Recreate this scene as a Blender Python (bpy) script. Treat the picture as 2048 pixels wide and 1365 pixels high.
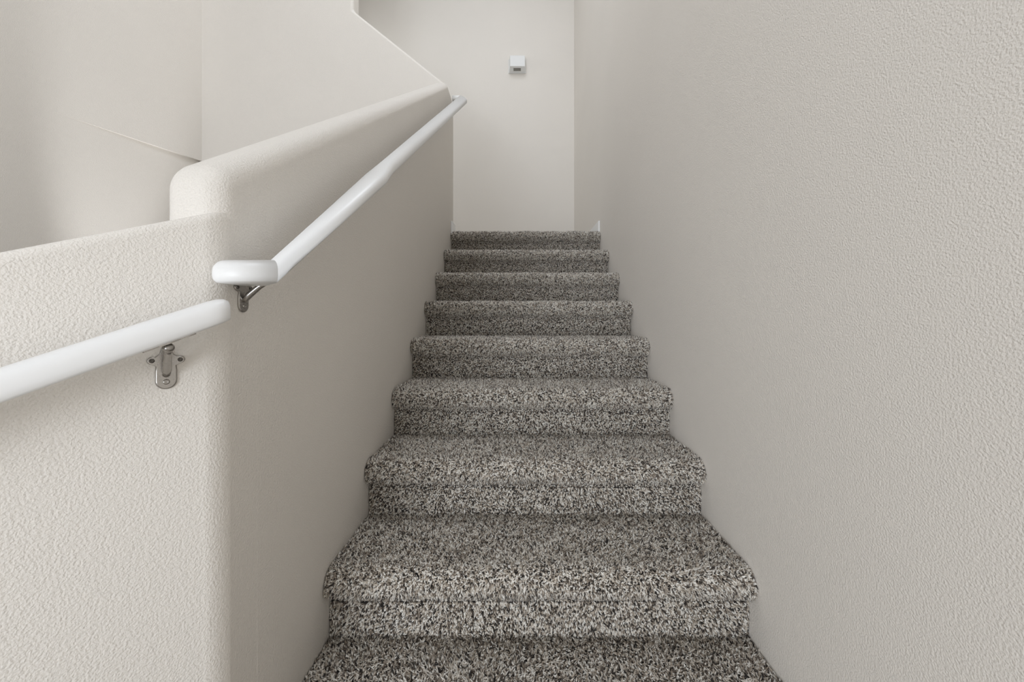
import bpy, bmesh, math, random
import numpy as np
from mathutils import Vector, Matrix

for o in list(bpy.data.objects):
    bpy.data.objects.remove(o, do_unlink=True)
scene = bpy.context.scene
C = scene.collection
random.seed(7)
rng = np.random.default_rng(11)

# ------------------------------------------------------------------ camera
EYE = 1.202                        # eye height above the lower landing
F_PX, VX, VY = 760.0, 1036.0, 637.0
cd = bpy.data.cameras.new('camera')
cam = bpy.data.objects.new('camera', cd); C.objects.link(cam)
cam.location = (0, 0, EYE); cam.rotation_euler = (math.pi/2, 0, 0)
cd.sensor_width = 36.0; cd.sensor_fit = 'HORIZONTAL'
cd.lens = 36.0*F_PX/2048
cd.shift_x = -(VX-1024)/2048
cd.shift_y = (VY-682.5)/2048
cd.clip_start = 0.02
scene.camera = cam

# ------------------------------------------------------------------ view, world, lights
scene.view_settings.view_transform = 'Standard'
scene.view_settings.look = 'None'
scene.view_settings.gamma = 1.0
scene.view_settings.use_curve_mapping = False
scene.view_settings.exposure = 0.10
w = bpy.data.worlds.new('world'); scene.world = w; w.use_nodes = True
w.node_tree.nodes['Background'].inputs[0].default_value = (0.72, 0.80, 0.92, 1)
w.node_tree.nodes['Background'].inputs[1].default_value = 0.6

def area(name, loc, target, sx, sy, power, col, spread=180):
    l = bpy.data.lights.new(name, 'AREA'); l.shape = 'RECTANGLE'
    l.size = sx; l.size_y = sy; l.energy = power; l.color = col
    l.spread = math.radians(spread)
    o = bpy.data.objects.new(name, l); C.objects.link(o)
    o.location = loc
    o.rotation_euler = (Vector(target)-Vector(loc)).to_track_quat('-Z', 'Y').to_euler()
    return o
# daylight through the tall lower window and the smaller upper window behind the viewer
area('window_daylight', (-1.35, -2.92, EYE-0.08), (-0.9, 1.2, EYE-0.3), 1.7, 1.9, 78, (0.875, 0.93, 1.0))
area('upper_window_daylight', (-1.3, -2.92, EYE+2.2), (-0.9, 1.2, EYE+1.2), 1.5, 1.3, 3, (0.86, 0.918, 1.0))
# added area lamp standing in for light from above; the ceiling is closed
area('overhead_stand_in', (-0.25, 1.5, EYE+4.3), (-0.25, 1.5, 0), 1.4, 2.4, 44, (0.86, 0.918, 1.0))
# unseen spot added in the well for the light patch on the left wall
sl = bpy.data.lights.new('well_patch_spot', 'SPOT'); sl.energy = 165; sl.color = (0.95, 0.97, 1.0)
sl.spot_size = math.radians(22); sl.spot_blend = 0.9; sl.shadow_soft_size = 0.04
so = bpy.data.objects.new('well_patch_spot', sl); C.objects.link(so)
so.location = (-1.72, 1.95, EYE-1.35)
so.rotation_euler = (Vector((-2.34, 2.26, EYE+1.15))-so.location).to_track_quat('-Z', 'Y').to_euler()
# daylight reaching the top landing from the flight above
area('upper_hall_light', (-2.2, 3.5, EYE+2.4), (0.6, 3.5, EYE+1.4), 0.9, 1.2, 7, (0.92, 0.97, 1.0))

# ------------------------------------------------------------------ measures
XL, XR = -0.494, 0.606             # faces of the stair's two side walls
RUN, RISE = 0.26, 0.1845
R1 = 1.0                           # depth of the first riser in view
T0 = EYE-0.833                     # height of the tread below it
WT = 0.105                         # thickness of the half walls
YB = 4.10                          # far wall
YG0, YG1 = 2.79, 2.91              # guard wall of the next flight
XW = -2.345                        # wall on the far side of the well
YR = -3.0                          # wall behind the camera
ZLOW, ZTOP = EYE-3.0, EYE+4.4
S = 0.708                          # slope of the flight
S45 = 0.442

# ------------------------------------------------------------------ materials
def new_mat(name):
    m = bpy.data.materials.new(name); m.use_nodes = True
    nt = m.node_tree; b = nt.nodes['Principled BSDF']
    return m, nt, b

def paint(name, col, rough=0.6, bump=0.6, dist=0.0011, s1=310.0):
    m, nt, b = new_mat(name)
    N, L = nt.nodes, nt.links
    tc = N.new('ShaderNodeTexCoord')
    n1 = N.new('ShaderNodeTexNoise'); n1.inputs['Scale'].default_value = s1
    n1.inputs['Detail'].default_value = 1.0; n1.inputs['Roughness'].default_value = 0.5
    n1.inputs['Distortion'].default_value = 0.15
    n2 = N.new('ShaderNodeTexNoise'); n2.inputs['Scale'].default_value = s1*0.45
    n2.inputs['Detail'].default_value = 2.0
    n3 = N.new('ShaderNodeTexNoise'); n3.inputs['Scale'].default_value = 2.2
    ramp = N.new('ShaderNodeMapRange'); ramp.inputs[1].default_value = 0.28; ramp.inputs[2].default_value = 0.72
    mul = N.new('ShaderNodeMath'); mul.operation = 'MULTIPLY_ADD'; mul.inputs[1].default_value = 0.35
    for n in (n1, n2, n3): L.new(tc.outputs['Object'], n.inputs['Vector'])
    L.new(n1.outputs['Fac'], ramp.inputs[0])
    L.new(n2.outputs['Fac'], mul.inputs[0]); L.new(ramp.outputs[0], mul.inputs[2])
    bp = N.new('ShaderNodeBump'); bp.inputs['Strength'].default_value = bump
    bp.inputs['Distance'].default_value = dist
    L.new(mul.outputs[0], bp.inputs['Height']); L.new(bp.outputs[0], b.inputs['Normal'])
    mix = N.new('ShaderNodeMix'); mix.data_type = 'RGBA'
    mix.inputs['A'].default_value = (*[c*0.975 for c in col], 1)
    mix.inputs['B'].default_value = (*[min(1, c*1.02) for c in col], 1)
    L.new(n3.outputs['Fac'], mix.inputs['Factor']); L.new(mix.outputs['Result'], b.inputs['Base Color'])
    b.inputs['Roughness'].default_value = rough
    b.inputs['Specular IOR Level'].default_value = 0.3
    return m

WALL = (0.82, 0.776, 0.718)
M_WALL = paint('textured_wall_paint', WALL)
M_CEIL = paint('ceiling_paint', (0.75, 0.74, 0.72))
M_WHITE = paint('white_gloss_paint', (0.87, 0.865, 0.855), rough=0.32, bump=0.08, dist=0.0006, s1=60)
M_PLASTIC = paint('white_plastic', (0.82, 0.82, 0.81), rough=0.4, bump=0.02, dist=0.0002, s1=200)

def metal(name, col):
    m, nt, b = new_mat(name)
    N, L = nt.nodes, nt.links
    n = N.new('ShaderNodeTexNoise'); n.inputs['Scale'].default_value = 220
    r = N.new('ShaderNodeMapRange'); r.inputs[3].default_value = 0.2; r.inputs[4].default_value = 0.32
    tc = N.new('ShaderNodeTexCoord'); L.new(tc.outputs['Object'], n.inputs['Vector'])
    L.new(n.outputs['Fac'], r.inputs[0]); L.new(r.outputs[0], b.inputs['Roughness'])
    b.inputs['Base Color'].default_value = col; b.inputs['Metallic'].default_value = 1
    return m
M_METAL = metal('satin_nickel', (0.40, 0.38, 0.355, 1))
M_METAL_SHADED = metal('shaded_screw_metal', (0.12, 0.11, 0.10, 1))  # darker tone stands in for shade in the recessed ear holes
def dark():
    m, nt, b = new_mat('dark_slot')
    n = nt.nodes.new('ShaderNodeTexNoise'); n.inputs['Scale'].default_value = 90
    r = nt.nodes.new('ShaderNodeValToRGB')
    r.color_ramp.elements[0].color = (0.22, 0.215, 0.19, 1); r.color_ramp.elements[1].color = (0.27, 0.26, 0.24, 1)
    nt.links.new(n.outputs['Fac'], r.inputs[0]); nt.links.new(r.outputs[0], b.inputs['Base Color'])
    b.inputs['Roughness'].default_value = 0.7
    return m
M_DARK = dark()

YARN = [(0.00, (0.030, 0.024, 0.020)), (0.13, (0.145, 0.116, 0.093)), (0.27, (0.36, 0.300, 0.240)),
        (0.44, (0.60, 0.530, 0.445)), (0.60, (0.79, 0.73, 0.65)), (0.78, (0.90, 0.865, 0.80))]
def yarn():
    m, nt, b = new_mat('carpet_yarn')
    N, L = nt.nodes, nt.links
    a = N.new('ShaderNodeAttribute'); a.attribute_name = 'tuft'
    oi = N.new('ShaderNodeObjectInfo')
    add = N.new('ShaderNodeMath'); add.operation = 'ADD'
    fr = N.new('ShaderNodeMath'); fr.operation = 'FRACT'
    L.new(a.outputs['Fac'], add.inputs[0]); L.new(oi.outputs['Random'], add.inputs[1]); L.new(add.outputs[0], fr.inputs[0])
    r = N.new('ShaderNodeValToRGB'); r.color_ramp.interpolation = 'CONSTANT'
    e = r.color_ramp.elements
    e[0].position = 0; e[0].color = (*YARN[0][1], 1)
    e[1].position = YARN[1][0]; e[1].color = (*YARN[1][1], 1)
    for p, c in YARN[2:]:
        x = e.new(p); x.color = (*c, 1)
    L.new(fr.outputs[0], r.inputs[0]); L.new(r.outputs[0], b.inputs['Base Color'])
    b.inputs['Roughness'].default_value = 0.75
    b.inputs['Specular IOR Level'].default_value = 0.25
    b.inputs['Sheen Weight'].default_value = 0.15
    return m
M_YARN = yarn()
def carpet_flat():
    m, nt, b = new_mat('carpet_backing')
    N, L = nt.nodes, nt.links
    tc = N.new('ShaderNodeTexCoord')
    v = N.new('ShaderNodeTexVoronoi'); v.inputs['Scale'].default_value = 230
    L.new(tc.outputs['Object'], v.inputs['Vector'])
    sep = N.new('ShaderNodeSeparateColor'); L.new(v.outputs['Color'], sep.inputs[0])
    r = N.new('ShaderNodeValToRGB'); r.color_ramp.interpolation = 'CONSTANT'
    e = r.color_ramp.elements
    e[0].position = 0; e[0].color = (*YARN[0][1], 1)
    e[1].position = YARN[1][0]; e[1].color = (*YARN[1][1], 1)
    for p, c in YARN[2:]:
        x = e.new(p); x.color = (*c, 1)
    L.new(sep.outputs[0], r.inputs[0]); L.new(r.outputs[0], b.inputs['Base Color'])
    bp = N.new('ShaderNodeBump'); bp.inputs['Distance'].default_value = 0.004
    L.new(v.outputs['Distance'], bp.inputs['Height']); L.new(bp.outputs[0], b.inputs['Normal'])
    b.inputs['Roughness'].default_value = 0.9
    return m
M_CARPET = carpet_flat()
def backing():
    m, nt, b = new_mat('carpet_base')
    n = nt.nodes.new('ShaderNodeTexNoise'); n.inputs['Scale'].default_value = 120
    r = nt.nodes.new('ShaderNodeValToRGB')
    r.color_ramp.elements[0].color = (0.03, 0.027, 0.025, 1); r.color_ramp.elements[1].color = (0.09, 0.08, 0.07, 1)
    nt.links.new(n.outputs['Fac'], r.inputs[0]); nt.links.new(r.outputs[0], b.inputs['Base Color'])
    b.inputs['Roughness'].default_value = 0.95
    return m
M_BASE = backing()
def glass():
    m, nt, b = new_mat('window_glass')
    n = nt.nodes.new('ShaderNodeTexNoise'); n.inputs['Scale'].default_value = 3
    r = nt.nodes.new('ShaderNodeMapRange'); r.inputs[3].default_value = 0.0; r.inputs[4].default_value = 0.02
    nt.links.new(n.outputs['Fac'], r.inputs[0]); nt.links.new(r.outputs[0], b.inputs['Roughness'])
    b.inputs['Transmission Weight'].default_value = 1; b.inputs['Base Color'].default_value = (1, 1, 1, 1)
    return m
M_GLASS = glass()

# ------------------------------------------------------------------ helpers
def link(name, me, m, parent=None, smooth=False):
    o = bpy.data.objects.new(name, me); C.objects.link(o)
    if m is not None and not me.materials: me.materials.append(m)
    if parent is not None: o.parent = parent
    if smooth:
        for p in me.polygons: p.use_smooth = True
    return o
def empty(name, loc=(0, 0, 0)):
    o = bpy.data.objects.new(name, None); C.objects.link(o); o.location = loc
    o.empty_display_size = 0.05
    return o
def tag(o, label=None, cat=None, group=None, kind=None):
    if label: o['label'] = label
    if cat: o['category'] = cat
    if group: o['group'] = group
    if kind: o['kind'] = kind
    return o
def bm_mesh(name, bm):
    bmesh.ops.recalc_face_normals(bm, faces=bm.faces)
    me = bpy.data.meshes.new(name); bm.to_mesh(me); bm.free(); return me
def add_box(bm, x0, x1, y0, y1, z0, z1):
    v = [bm.verts.new(p) for p in ((x0,y0,z0),(x1,y0,z0),(x1,y1,z0),(x0,y1,z0),(x0,y0,z1),(x1,y0,z1),(x1,y1,z1),(x0,y1,z1))]
    for f in ((0,3,2,1),(4,5,6,7),(0,1,5,4),(1,2,6,5),(2,3,7,6),(3,0,4,7)):
        bm.faces.new([v[i] for i in f])
def box(name, dims, m, parent=None, bev=0, seg=3):
    bm = bmesh.new(); add_box(bm, *dims)
    o = link(name, bm_mesh(name, bm), m, parent)
    if bev: bevel(o, bev, seg)
    return o
def bevel(o, wd, seg=4, weight=None):
    b = o.modifiers.new('bevel', 'BEVEL'); b.width = wd; b.segments = seg
    b.limit_method = 'WEIGHT' if weight else 'ANGLE'
    b.harden_normals = True; b.use_clamp_overlap = True
    for p in o.data.polygons: p.use_smooth = True
def prism(name, pts, vec, m, parent=None):
    """closed polygon (3D points) extruded by vec"""
    bm = bmesh.new(); vec = Vector(vec)
    a = [bm.verts.new(p) for p in pts]; b = [bm.verts.new(Vector(p)+vec) for p in pts]
    bm.faces.new(a); bm.faces.new(list(reversed(b)))
    n = len(pts)
    for i in range(n):
        bm.faces.new((a[i], b[i], b[(i+1) % n], a[(i+1) % n]))
    return link(name, bm_mesh(name, bm), m, parent)
def weight_edges(me, test):
    at = me.attributes.new('bevel_weight_edge', 'FLOAT', 'EDGE')
    for e in me.edges:
        p, q = me.vertices[e.vertices[0]].co, me.vertices[e.vertices[1]].co
        at.data[e.index].value = test(p, q)
def struct(o, label, cat):
    return tag(o, label, cat, kind='structure')

# ------------------------------------------------------------------ the setting
# right-hand wall
struct(box('wall_right', (XR, XR+0.12, YR, YB+0.12, ZLOW, ZTOP), M_WALL),
       'tall textured beige wall along the right side of the stairs', 'wall')
struct(box('wall_back', (XW-0.12, XR, YB, YB+0.12, ZLOW, ZTOP), M_WALL),
       'smooth pale wall facing the stairs behind the top landing', 'wall')
# well wall on the left, its upper part standing proud towards the far corner
bm = bmesh.new()
add_box(bm, XW-0.12, XW, YR, YB, ZLOW, ZTOP)
za, zb = EYE+1.04, EYE+1.155
P = 0.024  # proud wedge sized to throw a shadow just above the light patch
vs = [bm.verts.new(p) for p in ((XW-0.001, 1.90, za), (XW-0.001, YG0, zb), (XW+P, YG0, zb),
                                (XW-0.001, 1.90, ZTOP), (XW-0.001, YG0, ZTOP), (XW+P, YG0, ZTOP))]
for f in ((0, 1, 2), (3, 5, 4), (0, 2, 5, 3), (1, 4, 5, 2), (0, 3, 4, 1)): bm.faces.new([vs[i] for i in f])
struct(link('wall_left', bm_mesh('wall_left', bm), M_WALL), 'pale wall on the far left side of the stairwell', 'wall')
# guard wall of the next flight, sloping top rising to the left, full height further left
zt = EYE+1.69
gx = -1.212
g = prism('wall_guard', [(XW, YG0, ZLOW), (XL-0.025, YG0, ZLOW), (XL-0.025, YG0, EYE+1.715), (gx, YG0, EYE+2.268),
                         (gx, YG0, ZTOP), (XW, YG0, ZTOP)], (0, YG1-YG0, 0), M_WALL)
bevel(g, 0.022, 6)
struct(g, 'pale guard wall with a sloping top at the far side of the stairwell', 'wall')
# half wall on the left of the flight
zn = EYE+0.247
hw = prism('wall_stair', [(XL, 0.63, ZLOW), (XL, YG1, ZLOW), (XL, YG1, EYE+1.655), (XL, 2.67, EYE+1.655),
                          (XL, 0.63, zn)], (-WT, 0, 0), M_WALL)
def hw_test(p, q):
    if min(p.z, q.z) < ZLOW+0.01: 
        if abs(p.z-q.z) > 1 and p.y < 0.7 and q.y < 0.7: return 1.0
        if abs(p.z-q.z) > 1 and p.x > XL-0.01: return 0.5
        return 0
    if abs(p.x-q.x) > 0.05 and min(p.y, q.y) > 2.6 and max(p.y, q.y) < 2.75: return 0
    return 1.0
weight_edges(hw.data, hw_test); bevel(hw, 0.036, 8, True)
struct(hw, 'textured half wall with rounded top rising along the left of the stairs', 'wall')
# angled half wall in the left foreground (45 degrees), top falling to the left
n45 = Vector((math.sqrt(.5), -math.sqrt(.5), 0)); d45 = Vector((-math.sqrt(.5), -math.sqrt(.5), 0))
C45 = Vector((XL, 0.63, 0))
def P45(t, off, z): 
    p = C45 + d45*t + n45*off; return Vector((p.x, p.y, z))
h45 = lambda t: EYE+0.188-S45*t
bm = bmesh.new()
EX = 0.0004
q0, q1, q2, q3 = P45(1.25, 0, 0), Vector((XL+EX, 0.63+EX, 0)), Vector((XL+EX, 0.74, 0)), P45(1.25, -WT, 0)
tz = [h45(1.25), h45(0), h45(0), h45(1.25)]
q3b = P45(0.0, -WT, 0); tz.insert(3, h45(0))
plan = [q0, q1, q2, q3b, q3]
lo = [bm.verts.new((p.x, p.y, ZLOW)) for p in plan]; hi = [bm.verts.new((p.x, p.y, z)) for p, z in zip(plan, tz)]
bm.faces.new(lo); bm.faces.new(list(reversed(hi)))
for i in range(5): bm.faces.new((lo[i], lo[(i+1) % 5], hi[(i+1) % 5], hi[i]))
cw = link('wall_corner', bm_mesh('wall_corner', bm), M_WALL)
def cw_test(p, q):
    if max(p.z, q.z) < ZLOW+0.01: return 0
    if min(p.y, q.y) > 0.6 and (p-q).length < 0.2: return 1.0 if max(p.y, q.y) < 0.745 and p.x > XL-0.01 and q.x > XL-0.01 else 0
    return 1.0
weight_edges(cw.data, cw_test); bevel(cw, 0.022, 6, True)
struct(cw, 'textured half wall set at an angle in the left foreground', 'wall')

# rear wall with a tall window, closed ceiling, floors
WIN = [(-2.25, -0.45, EYE-1.1, EYE+1.1), (-2.25, -0.5, EYE+1.5, EYE+2.9)]
bm = bmesh.new()
xs0, xs1, xs2 = -2.25, -0.45, -0.5
add_box(bm, XW-0.12, xs0, YR-0.12, YR, ZLOW, ZTOP); add_box(bm, xs1, XR+0.12, YR-0.12, YR, ZLOW, ZTOP)
add_box(bm, xs0, xs1, YR-0.12, YR, ZLOW, EYE-1.1); add_box(bm, xs0, xs1, YR-0.12, YR, EYE+1.1, EYE+1.5)
add_box(bm, xs2, xs1, YR-0.12, YR, EYE+1.5, EYE+2.9); add_box(bm, xs0, xs1, YR-0.12, YR, EYE+2.9, ZTOP)
struct(link('wall_rear', bm_mesh('wall_rear', bm), M_WALL), 'plain wall behind the viewer holding two windows', 'wall')
for nw, (wx0, wx1, wz0, wz1) in enumerate(WIN):
    win = empty('window_%d' % (nw+1), ((wx0+wx1)/2, YR-0.06, wz0))
    struct(win, ('tall white framed window behind the viewer', 'smaller upper window behind the viewer')[nw], 'window')
    def wbox(name, d, m):
        l = win.location
        return box(name, (d[0]-l.x, d[1]-l.x, d[2]-l.y, d[3]-l.y, d[4]-l.z, d[5]-l.z), m, win)
    for x0, x1, z0, z1 in ((wx0, wx0+.05, wz0, wz1), (wx1-.05, wx1, wz0, wz1), (wx0+.05, wx1-.05, wz0, wz0+.05), (wx0+.05, wx1-.05, wz1-.05, wz1)):
        wbox('window_frame', (x0, x1, YR-.10, YR-.02, z0, z1), M_WHITE)
    wbox('pane', (wx0+.05, wx1-.05, YR-.065, YR-.06, wz0+.05, wz1-.05), M_GLASS)
struct(box('ceiling', (XW-0.12, XR+0.12, YR-0.12, YB+0.12, ZTOP, ZTOP+0.1), M_CEIL), 'white ceiling high over the stairwell', 'ceiling')
struct(box('floor', (XW-0.12, XR+0.12, YR-0.12, YB+0.12, ZLOW-0.1, ZLOW), M_CARPET), 'carpeted floor at the bottom of the stairwell', 'floor')
# lower landing the viewer stands on
RL = R1-2*RUN
pa, pb = P45(1.25, 0, 0), P45(0, 0, 0)
lz = T0-2*RISE
fl = prism('floor_landing', [(XR, RL, lz), (XL, RL, lz), (pb.x, pb.y, lz), (pa.x, pa.y, lz), (pa.x, YR, lz), (XR, YR, lz)][0:1] +
           [(XL+0.0, RL, lz), (P45(0.27, 0, 0).x, RL, lz), (pa.x, pa.y, lz), (pa.x, YR, lz), (XR, YR, lz)], (0, 0, -0.15), M_CARPET)
struct(fl, 'speckled carpet on the landing at the foot of the stairs', 'floor')
T8 = T0+8*RISE; R8 = R1+7*RUN
ft = prism('floor_top', [(XR, R8+RUN-.02, T8), (XL, R8+RUN-.02, T8), (XL, YG1, T8), (XW, YG1, T8), (XW, YB, T8), (XR, YB, T8)] if R8+RUN-.02 < YG1 else
           [(XR, R8+RUN-.02, T8), (XW, R8+RUN-.02, T8), (XW, YB, T8), (XR, YB, T8)], (0, 0, -0.15), M_CARPET)
struct(ft, 'speckled carpet on the top landing', 'floor')

# white baseboards of the top landing
b = box('baseboard_right', (XR-0.014, XR, R8-0.015, YB, T8-0.03, T8+0.078), M_WHITE, bev=0.004)
struct(b, 'white baseboard at the right of the top step', 'baseboard')
bm = bmesh.new()
add_box(bm, XL, XL+0.014, R8-0.035, YG1+0.014, T8-0.03, T8+0.072)
b = link('baseboard_left', bm_mesh('baseboard_left', bm), M_WHITE); bevel(b, 0.004, 3)
struct(b, 'short white baseboard at the left of the top step', 'baseboard')

# ------------------------------------------------------------------ carpeted flight
PILE = 0.013
def step_profile():
    """(forward, up) with the riser foot at (0, -RISE) and the tread surface at up = 0; forward is towards the viewer"""
    pts = [(0.0, -RISE)]
    for u in np.linspace(-RISE+0.02, -0.075, 4): pts.append((0.0, u))
    # undercut and bullnose
    ov, hn, r = 0.030, 0.064, 0.031
    pts += [(0.000, -hn-0.008), (0.012, -hn-0.003)]
    cx, cz = ov-r, -r
    for a in np.linspace(-62, 90, 12):
        t = math.radians(a)
        pts.append((cx+r*math.cos(t)*1.0, cz+r*math.sin(t)))
    for d in np.linspace(0.03, RUN, 6): pts.append((cx-(d-0.0)+0.0, 0.0) if cx-d > -RUN else (-RUN, 0.0))
    return pts
prof = step_profile()
prof = [(f, u-PILE*0.75) for f, u in prof]
prof[-1] = (-RUN-0.004, prof[-1][1])
# local step origin: riser plane at y = 0, tread height z = 0, wall to wall in x
bm = bmesh.new()
poly = prof + [(-RUN-0.004, -RISE-0.06), (0.0, -RISE-0.06)]
loopA = [bm.verts.new((XL+0.005, -f, u)) for f, u in poly]; loopB = [bm.verts.new((XR-0.005, -f, u)) for f, u in poly]
bm.faces.new(loopA); bm.faces.new(list(reversed(loopB)))
for i in range(len(poly)):
    j = (i+1) % len(poly)
    bm.faces.new((loopA[i], loopB[i], loopB[j], loopA[j]))
step_me = bm_mesh('step', bm)

def pile_mesh(name, seed, n):
    r = np.random.default_rng(seed)
    p = np.array(prof); seg = np.diff(p, axis=0); sl = np.hypot(seg[:, 0], seg[:, 1])
    cum = np.concatenate([[0], np.cumsum(sl)]); Ltot = cum[-1]
    # jittered grid in (x, arc length)
    W = XR-XL
    sp = math.sqrt(W*Ltot/n); nx, ns = int(W/sp), int(Ltot/sp)
    gx_, gs_ = np.meshgrid((np.arange(nx)+.5)/nx, (np.arange(ns)+.5)/ns)
    X = XL + np.clip(gx_.ravel()+r.uniform(-.55, .55, nx*ns)/nx, 0.002, 0.998)*W
    Sx = np.clip(gs_.ravel()+r.uniform(-.55, .55, nx*ns)/ns, 0.001, 0.999)*Ltot
    s_n0 = cum[7]; s_n1 = cum[19]+0.012
    nose = (Sx > s_n0) & (Sx < s_n1)
    ex = nose & (r.uniform(0, 1, len(Sx)) < 0.75)
    X = np.concatenate([X, np.clip(X[ex]+r.normal(0, sp*.6, ex.sum()), XL+0.002, XR-0.002)])
    Sx = np.concatenate([Sx, np.clip(Sx[ex]+r.normal(0, sp*.6, ex.sum()), 0.001, Ltot-0.001)])
    N = len(X)
    k = np.clip(np.searchsorted(cum, Sx)-1, 0, len(sl)-1)
    t = (Sx-cum[k])/sl[k]
    base = p[k]+seg[k]*t[:, None]
    nrm = np.stack([seg[:, 1], -seg[:, 0]], 1)/sl[:, None]        # outward for riser->tread order
    # smooth normals
    pn = np.zeros_like(p); pn[:-1] += nrm; pn[1:] += nrm; pn /= np.linalg.norm(pn, axis=1)[:, None]
    nn = pn[k]*(1-t)[:, None]+pn[k+1]*t[:, None]
    B = np.stack([X, -base[:, 0], base[:, 1]], 1)
    Nn = np.stack([np.zeros(N), -nn[:, 0], nn[:, 1]], 1)
    tg = np.stack([np.zeros(N), -seg[k, 0]/sl[k], seg[k, 1]/sl[k]], 1)   # along profile, up the riser / back over the tread
    xa = np.array([1., 0, 0])
    # slowly varying nap: brushed patches where feet fall
    ph = r.uniform(0, 6.28, 12)
    def field(fx, fs, o):
        v = 0
        for q, (a, b_) in enumerate(((9, 14), (17, -23), (-29, 31), (41, 11))):
            v = v+np.sin(a*X*fx+b_*Sx*fs+ph[(q+o) % 12])/(1+.45*q)
        return v/2.0
    mid = np.exp(-((X-(XL+XR)/2)/0.26)**2)
    la = 0.30*field(1, 1, 0) + 0.42*r.normal(0, 1, N)
    lb = -0.10 + 0.40*field(.8, 1.2, 5)*(0.4+mid) + 0.42*r.normal(0, 1, N)
    edge = np.minimum(X-XL, XR-X)
    la = np.where(edge < 0.014, np.abs(la)*np.sign((XL+XR)/2-X)*0.7, la)
    d0 = Nn + 0.35*(xa*la[:, None]+tg*lb[:, None])
    d0 /= np.linalg.norm(d0, axis=1)[:, None]
    d1 = 0.62*Nn + 1.0*(xa*(la+0.25*r.normal(0, 1, N))[:, None]+tg*(lb+0.25*r.normal(0, 1, N))[:, None])
    d1[:, 2] -= 0.15
    d1 /= np.linalg.norm(d1, axis=1)[:, None]
    Lg = PILE*r.uniform(0.8, 1.25, N)
    up_ = base[:, 1]; fw_ = base[:, 0]
    riser = (fw_ < 0.006) & (up_ < -0.066-PILE*0.75)
    groove = (up_ < -0.056-PILE*0.75) & (up_ > -0.086-PILE*0.75)
    Lg = np.where(riser, Lg*0.72, Lg); Lg = np.where(groove, Lg*0.34, Lg)
    lump = 1+0.16*field(2.1, 2.3, 3); Lg *= lump
    c0 = B - Nn*0.001; c1 = c0+d0*(Lg*0.58)[:, None]; c2 = c1+d1*(Lg*0.62)[:, None]
    rad = sp*r.uniform(0.55, 0.82, N)
    # local frame
    e1 = np.cross(d0, np.array([0.3, 0.5, 0.81])); e1 /= np.linalg.norm(e1, axis=1)[:, None]
    e2 = np.cross(d0, e1)
    a0 = r.uniform(0, 6.28, N)
    V = np.empty((N, 7, 3))
    for q in range(3):
        a = a0+q*2.0944
        V[:, q] = c0+(e1*np.cos(a)[:, None]+e2*np.sin(a)[:, None])*(rad*0.8)[:, None]
        a = a+0.7
        V[:, 3+q] = c1+(e1*np.cos(a)[:, None]+e2*np.sin(a)[:, None])*(rad*1.05)[:, None]
    V[:, 6] = c2
    V[:, :, 0] = np.clip(V[:, :, 0], XL+0.0015, XR-0.0015)
    idx = []
    for q in range(3):
        z = (q+1) % 3
        idx += [(q, z, 3+q), (z, 3+z, 3+q), (3+q, 3+z, 6)]
    F = (np.array(idx)[None]+(np.arange(N)*7)[:, None, None]).reshape(-1)
    me = bpy.data.meshes.new(name)
    me.vertices.add(N*7); me.vertices.foreach_set('co', V.reshape(-1).astype(np.float32))
    nf = N*9
    me.loops.add(nf*3); me.loops.foreach_set('vertex_index', F.astype(np.int32))
    me.polygons.add(nf); me.polygons.foreach_set('loop_start', (np.arange(nf)*3).astype(np.int32))
    me.update(calc_edges=True)
    me.polygons.foreach_set('use_smooth', np.ones(nf, dtype=bool))
    at = me.attributes.new('tuft', 'FLOAT', 'POINT')
    at.data.foreach_set('value', np.repeat(r.uniform(0, 1, N), 7).astype(np.float32))
    me.validate(); me.materials.append(M_YARN)
    return me
pile = [pile_mesh('carpet_pile', 3, 38000), pile_mesh('carpet_pile', 5, 38000)]
flight = empty('staircase', ((XL+XR)/2, R1-RUN, lz))
tag(flight, 'straight flight of stairs covered in speckled brown and grey shag carpet', 'staircase')
for k in range(-1, 9):
    y = R1+(k-1)*RUN; z = T0+k*RISE
    loc = Vector((0, y, z))-flight.location
    st = link('step', step_me, M_BASE, flight); st.location = loc
    pl = link('carpet_pile', pile[k % 2], M_YARN, st); pl['kind'] = 'stuff'

# ------------------------------------------------------------------ handrails
def rail_profile(wd=0.054, ht=0.040):
    """mushroom section: flat underside, softly rounded top; (u, v) with v = 0 at the underside"""
    h = wd/2
    pts = [(-h*0.80, 0), (h*0.80, 0), (h*0.93, 0.0035), (h, 0.011)]
    for a in np.linspace(12, 168, 15):
        t = math.radians(a)
        c, s = math.cos(t), math.sin(t)
        pts.append((h*math.copysign(abs(c)**0.8, c), 0.013+(ht-0.013)*abs(s)**0.75))
    pts += [(-h, 0.011), (-h*0.93, 0.0035)]
    return pts
RP = rail_profile()
def loft(name, rings, m, parent, caps=True):
    bm = bmesh.new()
    R = [[bm.verts.new(p) for p in ring] for ring in rings]
    n = len(rings[0])
    for a, b_ in zip(R[:-1], R[1:]):
        for i in range(n):
            f = bm.faces.new((a[i], a[(i+1) % n], b_[(i+1) % n], b_[i])); f.smooth = True
    if caps:
        bm.faces.new(R[0]); bm.faces.new(list(reversed(R[-1])))
    me = bm_mesh(name, bm)
    o = link(name, me, m, parent)
    return o
def ring(c, uvec, scale=1.0, wide=1.0):
    """profile ring centred (underside) at c, u along uvec (may be stretched), v along z"""
    out = []
    for u, v in RP:
        vv = 0.020+(v-0.020)*scale
        out.append(Vector(c)+Vector(uvec)*(u*scale*wide)+Vector((0, 0, vv)))
    return out
class Local:                       # things whose parts are given in world coordinates
    pass
def shift(o, root):
    o.data.transform(Matrix.Translation(-root.location)); return o

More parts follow.
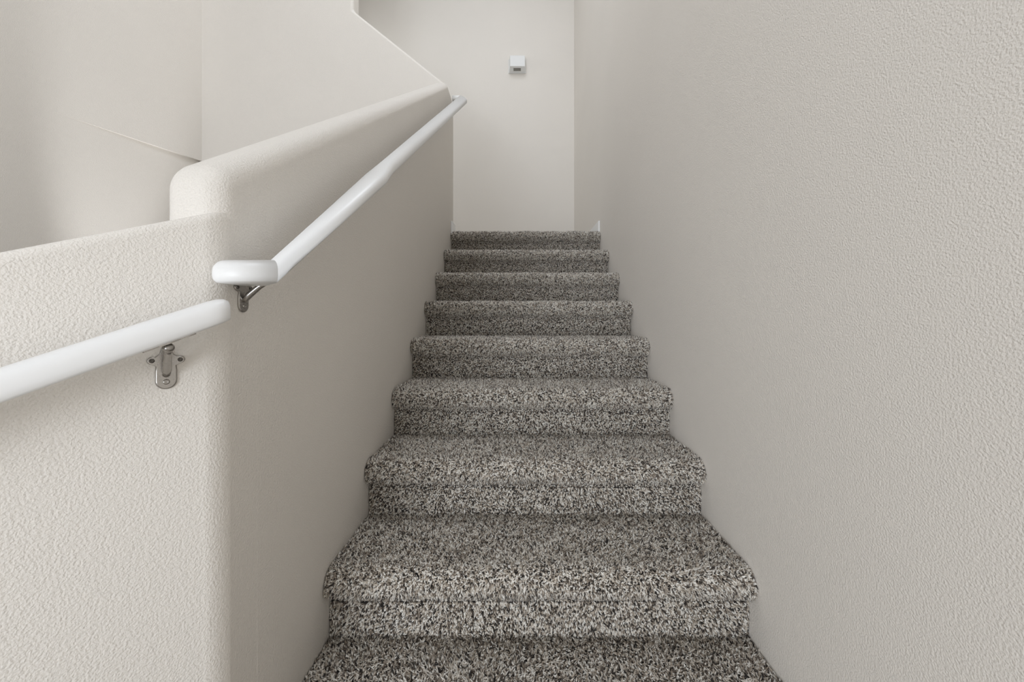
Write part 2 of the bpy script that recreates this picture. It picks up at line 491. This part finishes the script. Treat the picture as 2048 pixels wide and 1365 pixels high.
# upper rail, mitred level returns at both ends
XRL = -0.414
y0, y1 = 0.636, 2.865
zb0 = EYE+0.0565
zb1 = zb0+(y1-y0)*S
root = empty('handrail', (XRL, y0, zb0))
tag(root, 'long white handrail rising along the half wall on the left of the stairs', 'handrail')
X = Vector((1, 0, 0)); Y = Vector((0, 1, 0))
WN = 1.25                          # the lower length of the rail is a little stouter
mit0 = ring((XRL, y0, zb0), (1, -1, 0), 1.0, WN); mit1 = ring((XRL, y1, zb1), (1, 1, 0))
mids = [ring((XRL-0.002*k_, yy, zb0+(yy-y0)*S), X, 1.0, ww) for k_, yy, ww in ((0, 1.10, WN), (1, 1.15, 1.12), (2, 1.20, 1.0))]
o = loft('rail', [mit0]+mids+[mit1], M_WHITE, root); shift(o, root)
ends = [ring((-0.4965, y0, zb0), -Y, 0.30, WN), ring((-0.4955, y0, zb0), -Y, 0.55, WN), ring((-0.491, y0, zb0), -Y, 0.80, WN), ring((-0.484, y0, zb0), -Y, 0.97, WN), ring((-0.478, y0, zb0), -Y, 1.0, WN)]
o = loft('rail_return', ends+[mit0], M_WHITE, root); shift(o, root); o['label'] = 'short level white return at the lower end'
o = loft('rail_return', [ring((XL+0.001, y1, zb1), Y), mit1], M_WHITE, root); shift(o, root)

def bracket(parent, origin, side, out, standoff, slope_dir):
    """origin: point of the wall level with the rail's underside; side: along the wall; out: wall normal; slope_dir: rail direction"""
    up = Vector((0, 0, 1)); org = Vector(origin)
    rl = parent.location
    W_ = lambda s, o, v: org+side*s+out*o+up*v-rl
    # wall plate: long round-ended tongue with two ears
    pts = []
    def arc(cx, cy, r, a0, a1, n):
        for a in np.linspace(a0, a1, n): pts.append((cx+r*math.cos(math.radians(a)), cy+r*math.sin(math.radians(a))))
    arc(0, -0.0655, 0.0125, 180, 360, 12)
    pts += [(0.0125, -0.050), (0.0118, -0.042)]
    arc(0.0160, -0.0335, 0.0058, -60, 120, 9)
    pts += [(0.008, -0.024), (0.0055, -0.014)]
    pts += [(-0.0055, -0.014), (-0.008, -0.024)]
    arc(-0.0160, -0.0335, 0.0058, 60, 240, 9)
    pts += [(-0.0118, -0.042), (-0.0125, -0.050)]
    bm = bmesh.new()
    a = [bm.verts.new(W_(s, 0.0002, v)) for s, v in pts]
    b_ = [bm.verts.new(W_(s, 0.0022, v)) for s, v in pts]
    cs = 0.86
    c_ = [bm.verts.new(W_(s*cs if abs(v+0.0335) > .007 else s*0.93, 0.0036, -0.043+(v+0.043)*0.95)) for s, v in pts]
    n = len(pts)
    bm.faces.new(a)
    for i in range(n):
        j = (i+1) % n
        bm.faces.new((a[i], a[j], b_[j], b_[i])); f = bm.faces.new((b_[i], b_[j], c_[j], c_[i])); f.smooth = True
    bm.faces.new(list(reversed(c_)))
    br = link('bracket', bm_mesh('bracket', bm), M_METAL, parent); br['label'] = 'satin nickel handrail bracket'
    # curved arm from the plate out and up to the knuckle under the rail
    path = [(0.000, -0.0590, 0.0020), (0.005, -0.0555, 0.0048), (0.012, -0.0470, 0.0058), (standoff*0.5, -0.0320, 0.0050), (standoff*0.85, -0.0190, 0.0044), (standoff, -0.0120, 0.0042)]
    rings = []
    for i, (o_, v, r) in enumerate(path):
        p, q = path[max(0, i-1)], path[min(len(path)-1, i+1)]
        d = Vector((q[0]-p[0], q[1]-p[1])).normalized(); nn = Vector((-d.y, d.x))
        rings.append([W_(r*math.cos(t), o_+nn.x*r*math.sin(t), v+nn.y*r*math.sin(t)) for t in np.linspace(0, 2*math.pi, 13)[:-1]])
    loft('arm', rings, M_METAL, br)
    bm = bmesh.new(); bmesh.ops.create_uvsphere(bm, u_segments=16, v_segments=10, radius=0.0070)
    bmesh.ops.translate(bm, vec=W_(0, standoff, -0.0115), verts=bm.verts)
    for f in bm.faces: f.smooth = True
    link('knuckle', bm_mesh('knuckle', bm), M_METAL, br)
    # saddle strip screwed to the underside of the rail, with two round ends
    sd = Vector(slope_dir).normalized(); lat = out
    bm = bmesh.new()
    base = W_(0, standoff, 0)
    nv = sd.cross(lat).normalized(); nv = nv if nv.z > 0 else -nv
    outl = []
    for s_, wv in ((-0.031, 0), (-0.029, .005), (-0.024, .007), (-0.012, .006), (0, .0085), (0.012, .006), (0.024, .007), (0.029, .005), (0.031, 0)): outl.append((s_, wv))
    outl += [(s_, -wv) for s_, wv in reversed(outl[1:-1])]
    lo = [bm.verts.new(base+sd*s_+lat*wv-nv*0.0055) for s_, wv in outl]
    hi = [bm.verts.new(base+sd*s_+lat*wv+nv*0.0008) for s_, wv in outl]
    bm.faces.new(lo); bm.faces.new(list(reversed(hi)))
    for i in range(len(outl)):
        j = (i+1) % len(outl); bm.faces.new((lo[i], lo[j], hi[j], hi[i]))
    link('saddle', bm_mesh('saddle', bm), M_METAL, br)
    # screws: domed heads with a recess
    for s_, v in ((0, -0.0665), (0.0160, -0.0335), (-0.0160, -0.0335)):
        rr = 0.0042 if s_ == 0 else 0.0033
        rings = []
        for rad, o_ in ((rr, 0.0032), (rr, 0.0040), (rr*.8, 0.0052), (rr*.42, 0.0057), (rr*.36, 0.0042)):
            rings.append([W_(s_+rad*math.cos(t), o_, v+rad*math.sin(t)) for t in np.linspace(0, 2*math.pi, 13)[:-1]])
        loft('screw', rings, M_METAL if s_ == 0 else M_METAL_SHADED, br)
    return br
for yb in (0.681, 1.62, 2.62):
    bracket(root, (XL, yb, zb0+(yb-y0)*S), Y, X, 0.060, (0, 1, S))

# lower rail on the angled wall
RO = 0.059
rb = lambda t: EYE-0.0047-S45*t
root2 = empty('handrail', P45(0.3, RO, rb(0.3)))
tag(root2, 'short white handrail on the angled half wall in the left foreground', 'handrail')
rr = []
for t, sc in ((-0.004, 0.30), (-0.002, 0.55), (0.004, 0.80), (0.012, 0.94), (0.024, 1.0), (1.15, 1.0)):
    c = P45(t, RO, rb(t)); 
    q = ring(c, n45, 1.0)
    if sc < 1:
        # round the end in plan and elevation, keeping the flat underside
        q = [Vector(c)+n45*(u*(0.35+0.65*sc))+Vector((0, 0, v*(0.45+0.55*sc)+0.002*(1-sc))) for u, v in RP]
    rr.append(q)
o = loft('rail', rr, M_WHITE, root2); shift(o, root2)
for tb in (0.0655, 0.95):
    bracket(root2, P45(tb, 0, rb(tb)+0.003), -d45, n45, RO, (-d45+Vector((0, 0, S45))))

# ------------------------------------------------------------------ chime box on the far wall
zc = EYE+2.715
ch = empty('wall_chime', (0.0, YB, zc))
tag(ch, 'small square white box fixed high on the far wall above the top step', 'chime')
def pyr(name, x0, x1, z0, z1, x2, x3, z2, z3, yA, yB, m, bev=0.004, parent=ch):
    bm = bmesh.new()
    a = [bm.verts.new(p) for p in ((x0, yA, z0), (x1, yA, z0), (x1, yA, z1), (x0, yA, z1))]
    b_ = [bm.verts.new(p) for p in ((x2, yB, z2), (x3, yB, z2), (x3, yB, z3), (x2, yB, z3))]
    bm.faces.new(a); bm.faces.new(list(reversed(b_)))
    for i in range(4):
        j = (i+1) % 4; bm.faces.new((a[i], a[j], b_[j], b_[i]))
    o = link(name, bm_mesh(name, bm), m, parent)
    if bev: bevel(o, bev, 3)
    return o
hb = 0.093
pyr('back_plate', -0.101, 0.085, -0.074, 0.074, -0.101, 0.085, -0.074, 0.074, 0.0, -0.012, M_PLASTIC, 0.003)
cv = pyr('cover', -0.096, 0.080, -0.070, 0.070, -0.084, 0.074, -0.050, 0.066, -0.012, -0.085, M_PLASTIC, 0.005)
# slot in the sloping underside
def under(x, f, lift):     # f: 0 at the wall, 1 at the front
    y = -0.012-(0.073)*f; z = -0.070+0.020*f
    return Vector((x, y+0.0*lift, z-lift))
bm = bmesh.new()
q = [under(-0.048, .28, .0), under(0.030, .28, .0), under(0.030, .72, .0), under(-0.048, .72, .0)]
q2 = [under(-0.048, .28, .002), under(0.030, .28, .002), under(0.030, .72, .002), under(-0.048, .72, .002)]
a = [bm.verts.new(p) for p in q]; b_ = [bm.verts.new(p) for p in q2]
bm.faces.new(a); bm.faces.new(list(reversed(b_)))
for i in range(4): bm.faces.new((a[i], a[(i+1) % 4], b_[(i+1) % 4], b_[i]))
sl_ = link('sound_slot', bm_mesh('sound_slot', bm), M_DARK, cv); sl_['label'] = 'grey slot in the underside'
